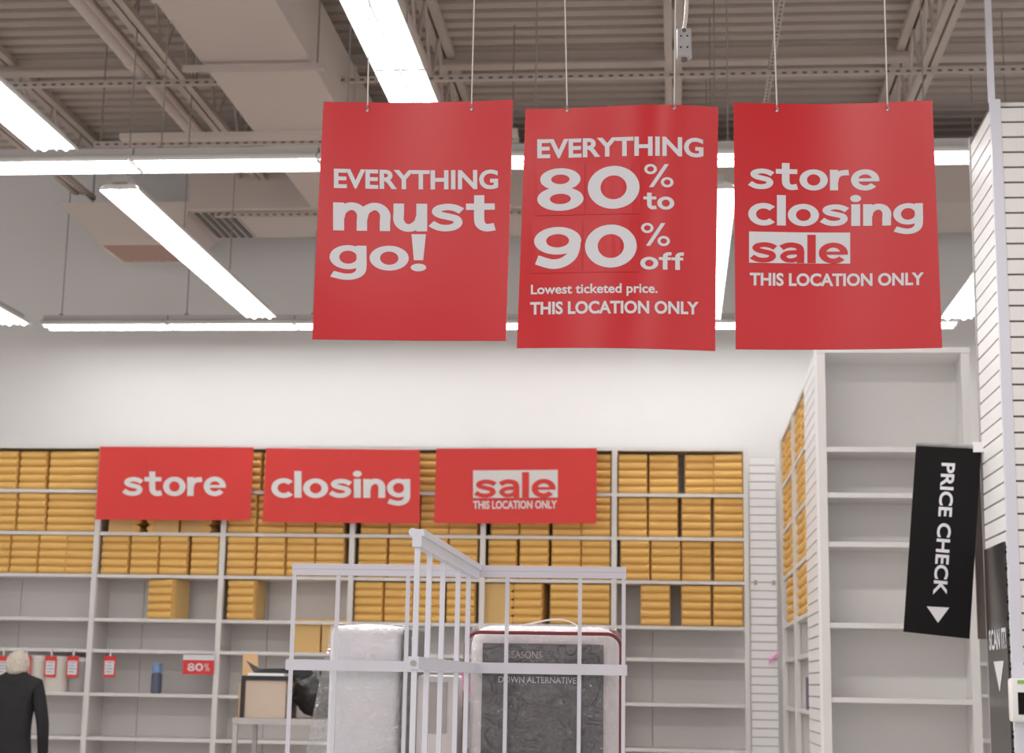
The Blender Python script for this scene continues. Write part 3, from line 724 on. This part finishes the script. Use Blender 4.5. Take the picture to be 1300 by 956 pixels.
MB().box(NX-.02, NX+.02, NY, NY+.04, 0, 1.25).build('leg', M['rack'], t)

# comforter in its clear bag
bx0, bx1, by0, by1, bz0, bz1 = -.752, -.190, 6.235, 6.62, 1.28, 1.80
t = thing('comforter_bag', ((bx0+bx1)/2, 6.43, bz0), 'white comforter in a clear plastic bag with maroon piping and charcoal label', 'bedding')
shift(rounded_box(bx1-bx0-.02, .35, bz1-bz0+.004, .07, 4, .006), (bx0+bx1)/2, 6.44, bz0+.001).build('comforter', M['comforter'], t, True)
def loop(y, inset=.0, drop=0.0):
    r = .05; x0, x1, z0, z1 = bx0+inset, bx1-inset, bz0+.008+inset, bz1-inset-drop; pts = []
    for cx, cz, a0 in ((x1-r, z1-r, 0), (x0+r, z1-r, 90), (x0+r, z0+r, 180), (x1-r, z0+r, 270)):
        for k in range(6):
            a = math.radians(a0+k*18); pts.append((cx+r*math.cos(a), y, cz+r*math.sin(a)))
    return pts+[pts[0]]
MB().tube(loop(by0+.003, 0, .020), .0065, 8, False).build('piping', M['maroon'], t, True)
MB().tube(loop(by1), .0065, 8, False).build('piping', M['maroon'], t, True)
c_ = MB().box(bx0+.062, bx1-.062, by0+.006, by0+.008, 1.33, 1.742).build('label_card', M['card'], t)
o_ = letters(plain_text('SEASONS', .0), (-.60, 1.715, -.475, 1.690), lambda x, y: (x, by0+.0045, y), c_, 'grey')
letters(plain_text('DOWN ALTERNATIVE', .004), (-.63, 1.625, -.35, 1.603), lambda x, y: (x, by0+.0045, y), c_, 'letter')
shift(rounded_box(bx1-bx0, by1-by0, bz1-bz0+.012, .055, 3), (bx0+bx1)/2, (by0+by1)/2, bz0+.0005).build('clear_cover', M['film'], t, True)
h = catmull([(bx0+.15, bz1-.002), (bx0+.20, bz1+.012), (bx0+.30, bz1+.033), (bx0+.36, bz1+.028), (bx0+.42, bz1-.002)], 5)
mb = MB()
for (xa, za), (xb, zb) in zip(h, h[1:]):
    mb.add([(xa, 6.40, za), (xb, 6.40, zb), (xb, 6.435, zb), (xa, 6.435, za), (xa, 6.40, za+.005), (xb, 6.40, zb+.005), (xb, 6.435, zb+.005), (xa, 6.435, za+.005)], [(0, 3, 2, 1), (4, 5, 6, 7), (0, 1, 5, 4), (2, 3, 7, 6)])
mb.build('handle', M['slat'], t)
# pillow bag
t = thing('pillow_bag', (-1.12, 6.4, 1.28), 'white pillow in a crinkled clear bag with dark grey side band', 'bedding')
shift(rounded_box(.27, .30, .515, .03, 4, .02), -1.125, 6.42, 1.281).build('pillow', M['pillow'], t, True)
MB().box(-.985, -.945, 6.262, 6.56, 1.30, 1.785).build('side_band', M['card'], t)
mb = shift(rounded_box(.315, .34, .525, .022, 3), -1.10, 6.42, 1.2805)
mb.v = [(x-(.16*max(0, 1.81-z) if x < -1.2 else 0), y, z) for x, y, z in mb.v]
mb.build('clear_cover', M['film2'], t, True)
t = thing('folded_pack', (-.86, 6.4, 1.28), 'small grey and white wrapped pack low between the two bedding bags', 'bedding')
shift(rounded_box(.15, .28, .345, .02, 2), -.86, 6.41, 1.281).build('wrap', M['back'], t, True)
MB().box(-.90, -.82, 6.262, 6.268, 1.42, 1.60).build('label_card', M['grey'], t)
p = at(604, 853, 6.15)
tag(MB().add([(-.748, 6.16, 1.57), (-.722, 6.165, 1.565), (-.735, 6.165, 1.66), (-.757, 6.16, 1.668), (-.748, 6.164, 1.57), (-.722, 6.169, 1.565), (-.735, 6.169, 1.66), (-.757, 6.164, 1.668)],
    [(0, 1, 2, 3), (7, 6, 5, 4), (0, 4, 5, 1), (1, 5, 6, 2), (2, 6, 7, 3), (3, 7, 4, 0)]).build('hang_tag', M['pink']), 'small pink paper tag hanging on the rack rail by the comforter bag', 'tag')

# ------------------------------------------------------------------ small goods on the low wall shelf
Z5 = LEVELS[5]
for px, w, hgt, m, lb in ((49, .10, .335, 'canister', 'white canister on the low wall shelf just beside the white-haired person'), (74, .115, .33, 'canister', 'white canister on the low wall shelf between the two other containers'), (102, .10, .32, 'grey', 'grey tub with white lid on the low wall shelf beside the upright')):
    p = at(px, 850, 15.88); t = thing('canister', (p.x, 15.88, Z5), lb, 'container', 'containers on the low wall shelf')
    MB().lathe([(w*.92, 0), (w, .015), (w, hgt-.05), (w*.9, hgt-.04)], (p.x, 15.88, Z5), 20).build('body', M[m], t, True)
    MB().lathe([(w*.93, hgt-.04), (w*.96, hgt-.035), (w*.96, hgt-.008), (w*.8, hgt)], (p.x, 15.88, Z5), 20).build('lid', M['slat'], t, True)
for i, (px, lb) in enumerate(((3, 'red and white price tag at the frame edge beyond the person'), (32, 'red and white price tag half hidden behind the white-haired person'), (64, 'red and white price tag before the middle white canister'), (92, 'red and white price tag before the grey tub'), (139, 'red and white price tag alone on the shelf past the upright'))):
    p = at(px, 846, SY-.01); t = thing('price_tag', (p.x, SY-.01, p.z), lb, 'price tag', 'red and white price tags under the low shelf')
    MB().box(p.x-.056, p.x+.056, SY-.012, SY-.008, p.z-.10, p.z+.095).build('card', M['red2'], t)
    MB().box(p.x-.044, p.x+.044, SY-.0135, SY-.0125, p.z-.075, p.z+.05).build('paper', M['letter'], t)
    mb = MB()
    for k in range(4): mb.box(p.x-.032, p.x+.032-.012*(k % 2), SY-.0145, SY-.014, p.z+.032-k*.028, p.z+.038-k*.028)
    o = mb.build('print_lines', M['ink'], t); o['kind'] = 'stuff'
    MB().box(p.x-.006, p.x+.006, SY-.007, SY+.02, p.z+.09, LEVELS[4]-.002).build('clip', M['shelf'], t)
tl, br = at(233, 831, SY-.02), at(271, 856.5, SY-.02)
t = thing('shelf_sign', (tl+br)/2, 'small red 80% sign with a white header on a low shelf edge', 'sign')
zm = at(250, 838, SY-.02).z
MB().box(tl.x, br.x, SY-.024, SY-.018, br.z, zm).build('card', M['red2'], t)
MB().box(tl.x, br.x, SY-.024, SY-.018, zm, tl.z).build('header', M['letter'], t)
MB().box(tl.x+.02, tl.x+.03, SY-.018, SY+.03, tl.z-.02, tl.z).build('clip', M['shelf'], t)
letters(wide_text('80'), (238, 842, 258, 852), lambda x, y: tuple(at(x, y, SY-.026)), t)
letters(wide_text('%'), (259.5, 842.5, 266, 852), lambda x, y: tuple(at(x, y, SY-.026)), t)
p = at(199, 860, 15.9)
t = thing('spray_bottle', (p.x, 15.9, Z5), 'dark bottle with a pale blue cap on the low wall shelf', 'bottle')
MB().lathe([(.045, 0), (.05, .02), (.05, .17), (.038, .19)], (p.x, 15.9, Z5), 16).build('body', M['navy'], t, True)
MB().lathe([(.04, .19), (.046, .195), (.046, .27), (.04, .28)], (p.x, 15.9, Z5), 16).build('cap', M['blue'], t, True)

# ------------------------------------------------------------------ stock cart with a bin, carton and black bag
CY_ = 11.6
a_, b_ = at(303, 860, CY_), at(430, 860, CY_)
t = thing('stock_cart', ((a_.x+b_.x)/2, CY_+.3, 0), 'grey stock cart standing before the back wall shelving', 'cart')
MB().box(a_.x-.03, b_.x+.1, CY_, CY_+.6, 1.30, 1.34).build('deck', M['grey'], t)
MB().box(a_.x-.03, b_.x+.1, CY_, CY_+.6, .22, .26).build('lower_deck', M['grey'], t)
for x in (a_.x-.01, b_.x+.08):
    for y in (CY_+.02, CY_+.58):
        MB().box(x-.015, x+.015, y-.015, y+.015, .1, 1.30).build('post', M['grey'], t)
        MB().tube([(x-.015, y, .05), (x+.015, y, .05)], .05, 14).build('wheel', M['black'], t)
x0, x1 = at(309, 860, CY_+.05).x, at(366, 860, CY_+.05).x; z1 = at(335, 858, CY_+.05).z
t = thing('storage_bin', ((x0+x1)/2, CY_+.2, 1.34), 'tan fabric bin with a black rim on the stock cart', 'bin')
MB().box(x0+.01, x1-.01, CY_+.03, CY_+.4, 1.341, z1-.02).build('body', M['tan'], t)
MB().box(x0-.005, x1+.005, CY_+.02, CY_+.41, z1-.03, z1).build('rim', M['blackbag'], t)
MB().box(x0-.006, x0+.022, CY_+.015, CY_+.05, 1.342, z1-.03).build('corner_trim', M['blackbag'], t)
MB().box(x0+.03, x1-.03, CY_+.05, CY_+.38, z1, z1+.018).build('liner', M['slat'], t)
xa, xb = at(308, 840, CY_+.5).x, at(330, 840, CY_+.5).x; zt = at(315, 830, CY_+.5).z
t = thing('cardboard_box', (xa+.15, CY_+.5, 1.34), 'brown cardboard box with one raised flap behind the tan bin', 'box')
MB().box(xa-.0, xa+.33, CY_+.44, CY_+.58, 1.341, 1.58).build('body', M['kraft'], t)
MB().add([(xa+.02, CY_+.44, 1.58), (xa+.14, CY_+.44, 1.58), (xb-.02, CY_+.50, zt), (xa, CY_+.50, zt), (xa+.02, CY_+.446, 1.58), (xa+.14, CY_+.446, 1.58), (xb-.02, CY_+.506, zt), (xa, CY_+.506, zt)],
    [(0, 1, 2, 3), (7, 6, 5, 4), (0, 4, 5, 1), (1, 5, 6, 2), (2, 6, 7, 3), (3, 7, 4, 0)]).build('flap', M['kraft'], t)
xm = at(410, 860, CY_+.2).x; zb = at(400, 850, CY_+.2).z
t = thing('black_bag', (xm, CY_+.25, 1.34), 'black plastic bag slumped on the stock cart beside the tan bin', 'bag')
bm = bmesh.new(); bmesh.ops.create_icosphere(bm, subdivisions=4, radius=1)
from mathutils import noise
for v in bm.verts:
    c = v.co; k = 1+.16*noise.noise(c*2.3)+.05*noise.noise(c*7)
    v.co = Vector((xm+c.x*.215*k, CY_+.28+c.y*.24*k, max(1.342, 1.342+(zb-1.342)*.5*(1+c.z*k*(1.0 if c.z < 0 else .95)))))
mb = MB(); mb.v = [tuple(v.co) for v in bm.verts]; mb.f = [tuple(v.index for v in f.verts) for f in bm.faces]; bm.free()
mb.build('sack', M['blackbag'], t, True)
za = at(330, 848, CY_+.22).z; xq = at(312, 845, CY_+.22).x; xr = at(368, 850, CY_+.22).x
MB().add([(xq, CY_+.22, za+.05), (xq+.10, CY_+.24, za-.005), (xr+.15, CY_+.26, za+.005), (xr+.15, CY_+.26, za-.08), (xq+.06, CY_+.22, z1+.02)], [(0, 1, 2, 3, 4)]).build('draped_flap', M['blackbag'], t, fix=False)

# ------------------------------------------------------------------ the person, seen from behind
PX, PYY = at(22, 845, 12.8).x, 12.8
pr = thing('person', (PX, PYY, 0), 'white-haired person in a black jacket standing with their back turned', 'person')
def skin_body(name, pts, edges, root, m, parent, lv=2):
    me = D.meshes.new(name); me.from_pydata([p[:3] for p in pts], edges, []); me.materials.append(m)
    o = D.objects.new(name, me); COL.objects.link(o); o.parent = parent
    md = o.modifiers.new('skin', 'SKIN'); md.use_smooth_shade = True
    for i, p in enumerate(pts):
        d = me.skin_vertices[0].data[i]; r = p[3]; d.radius = (r, r) if not isinstance(r, tuple) else r; d.use_root = i == root
    s = o.modifiers.new('subdivision', 'SUBSURF'); s.levels = lv; s.render_levels = lv
    return o
# x, y, z, radius - facing +y (towards the wall)
B = [(x, y, z if z < 1 else z+.09*(z-1)/.42, r) for x, y, z, r in [(0, 0, .95, (.155, .115)), (0, -.01, 1.12, (.145, .105)), (0, -.01, 1.30, (.165, .115)), (0, -.01, 1.42, (.15, .095)), (0, .0, 1.505, (.062, .062)), (0, .012, 1.57, (.055, .058)),
     (-.17, -.01, 1.435, .062), (-.235, -.01, 1.20, .050), (-.225, .07, .97, .040), (.17, -.01, 1.435, .062), (.235, -.01, 1.20, .050), (.225, .07, .97, .040),
     (-.095, 0, .86, .085), (-.10, .01, .50, .060), (-.105, -.02, .10, .042), (-.11, .12, .04, .04), (.095, 0, .86, .085), (.10, .01, .50, .060), (.105, -.02, .10, .042), (.11, .12, .04, .04)]]
E_ = [(0, 1), (1, 2), (2, 3), (3, 4), (4, 5), (3, 6), (6, 7), (7, 8), (3, 9), (9, 10), (10, 11), (0, 12), (12, 13), (13, 14), (14, 15), (0, 16), (16, 17), (17, 18), (18, 19)]
skin_body('body', B, E_, 0, M['jacket'], pr)
# jacket collar
MB().lathe([(.095, 1.535), (.092, 1.59), (.084, 1.605), (.075, 1.59)], (PX, PYY+.005, 0), 20).build('collar', M['jacket'], pr, True)
# trousers over the legs
for s in (-1, 1):
    MB().tube([(PX+s*.085, PYY, .93), (PX+s*.10, PYY+.01, .5), (PX+s*.105, PYY-.02, .09)], [.125, .09, .07], 14).build('trouser_leg', M['trousers'], pr, True)
# neck and head with ears, nose, hair
MB().tube([(PX, PYY, 1.49), (PX, PYY+.012, 1.60)], [.060, .058], 16).build('neck', M['skin'], pr, True)
def blob(c, r, fn, sub=4):
    bm = bmesh.new(); bmesh.ops.create_icosphere(bm, subdivisions=sub, radius=1); mb = MB()
    for v in bm.verts:
        k = fn(v.co.copy()); mb.v.append((c[0]+k.x*r[0], c[1]+k.y*r[1], c[2]+k.z*r[2]))
    mb.f = [tuple(v.index for v in f.verts) for f in bm.faces]; bm.free(); return mb
def head(c):
    if c.z < 0: c.x *= 1+.28*c.z; c.y *= 1+.12*c.z
    if c.y > .5 and -.35 < c.z < .1: c.y += .22*max(0, 1-abs(c.x)*5)*(1-abs(c.z+.12)*3)      # nose
    if c.y > .5 and .05 < c.z < .25: c.y -= .06*max(0, 1-abs(abs(c.x)-.38)*5)                  # eye sockets
    return c
hd = blob((PX, PYY+.02, 1.655), (.076, .097, .113), head).build('head', M['skin'], pr, True)
for s in (-1, 1):
    blob((PX+s*.077, PYY+.015, 1.650), (.012, .022, .033), lambda c: c, 2).build('ear', M['skin'], hd, True)
    blob((PX+s*.03, PYY+.108, 1.668), (.012, .008, .008), lambda c: c, 2).build('eye', M['slat'], hd, True)
MB().box(PX-.022, PX+.022, PYY+.103, PYY+.112, 1.592, 1.600).build('mouth', M['maroon'], hd)
def hairf(c):
    k = 1+.07*noise.noise(c*3.5)+.06*noise.noise(Vector((c.x*13, c.y*13, c.z*6)))
    if c.y > .45 and c.z < .45: k *= .86
    return Vector((c.x*k, c.y*k, max(c.z*k, -.62)))
blob((PX, PYY+.012, 1.672), (.086, .106, .108), hairf, 5).build('hair', M['hair'], hd, True)
# hands
for s in (-1, 1):
    hx, hy, hz = PX+s*.225, PYY+.085, .93
    hnd = blob((hx, hy, hz-.02), (.018, .038, .05), lambda c: c, 3).build('hand', M['skin'], pr, True)
    for k in range(4):
        fy = hy-.027+k*.018; L = [.062, .075, .078, .066][k]
        MB().tube([(hx, fy, hz-.055), (hx-s*.004, fy+.004, hz-.055-L*.55), (hx-s*.016, fy+.006, hz-.055-L)], [.0092, .0085, .0065], 8).build('finger', M['skin'], hnd, True)
    MB().tube([(hx, hy+.03, hz-.02), (hx-s*.006, hy+.055, hz-.05), (hx-s*.012, hy+.06, hz-.08)], [.011, .010, .0075], 8).build('thumb', M['skin'], hnd, True)

# labels on parts that look different from the rest of their thing
for o in D.objects:
    n = o.name.split('.')[0]
    if o.parent and n in ('piping', 'side_band', 'number_card', 'white_panel', 'collar', 'hair', 'cap'):
        o['label'] = {'piping': 'maroon piping around the clear bag', 'side_band': 'dark grey band on the bag side', 'number_card': 'red card with a white numeral stuck on the sign',
                      'white_panel': 'white panel with sale cut out in red', 'collar': 'black jacket collar', 'hair': 'short white hair', 'cap': 'pale blue cap'}[n]
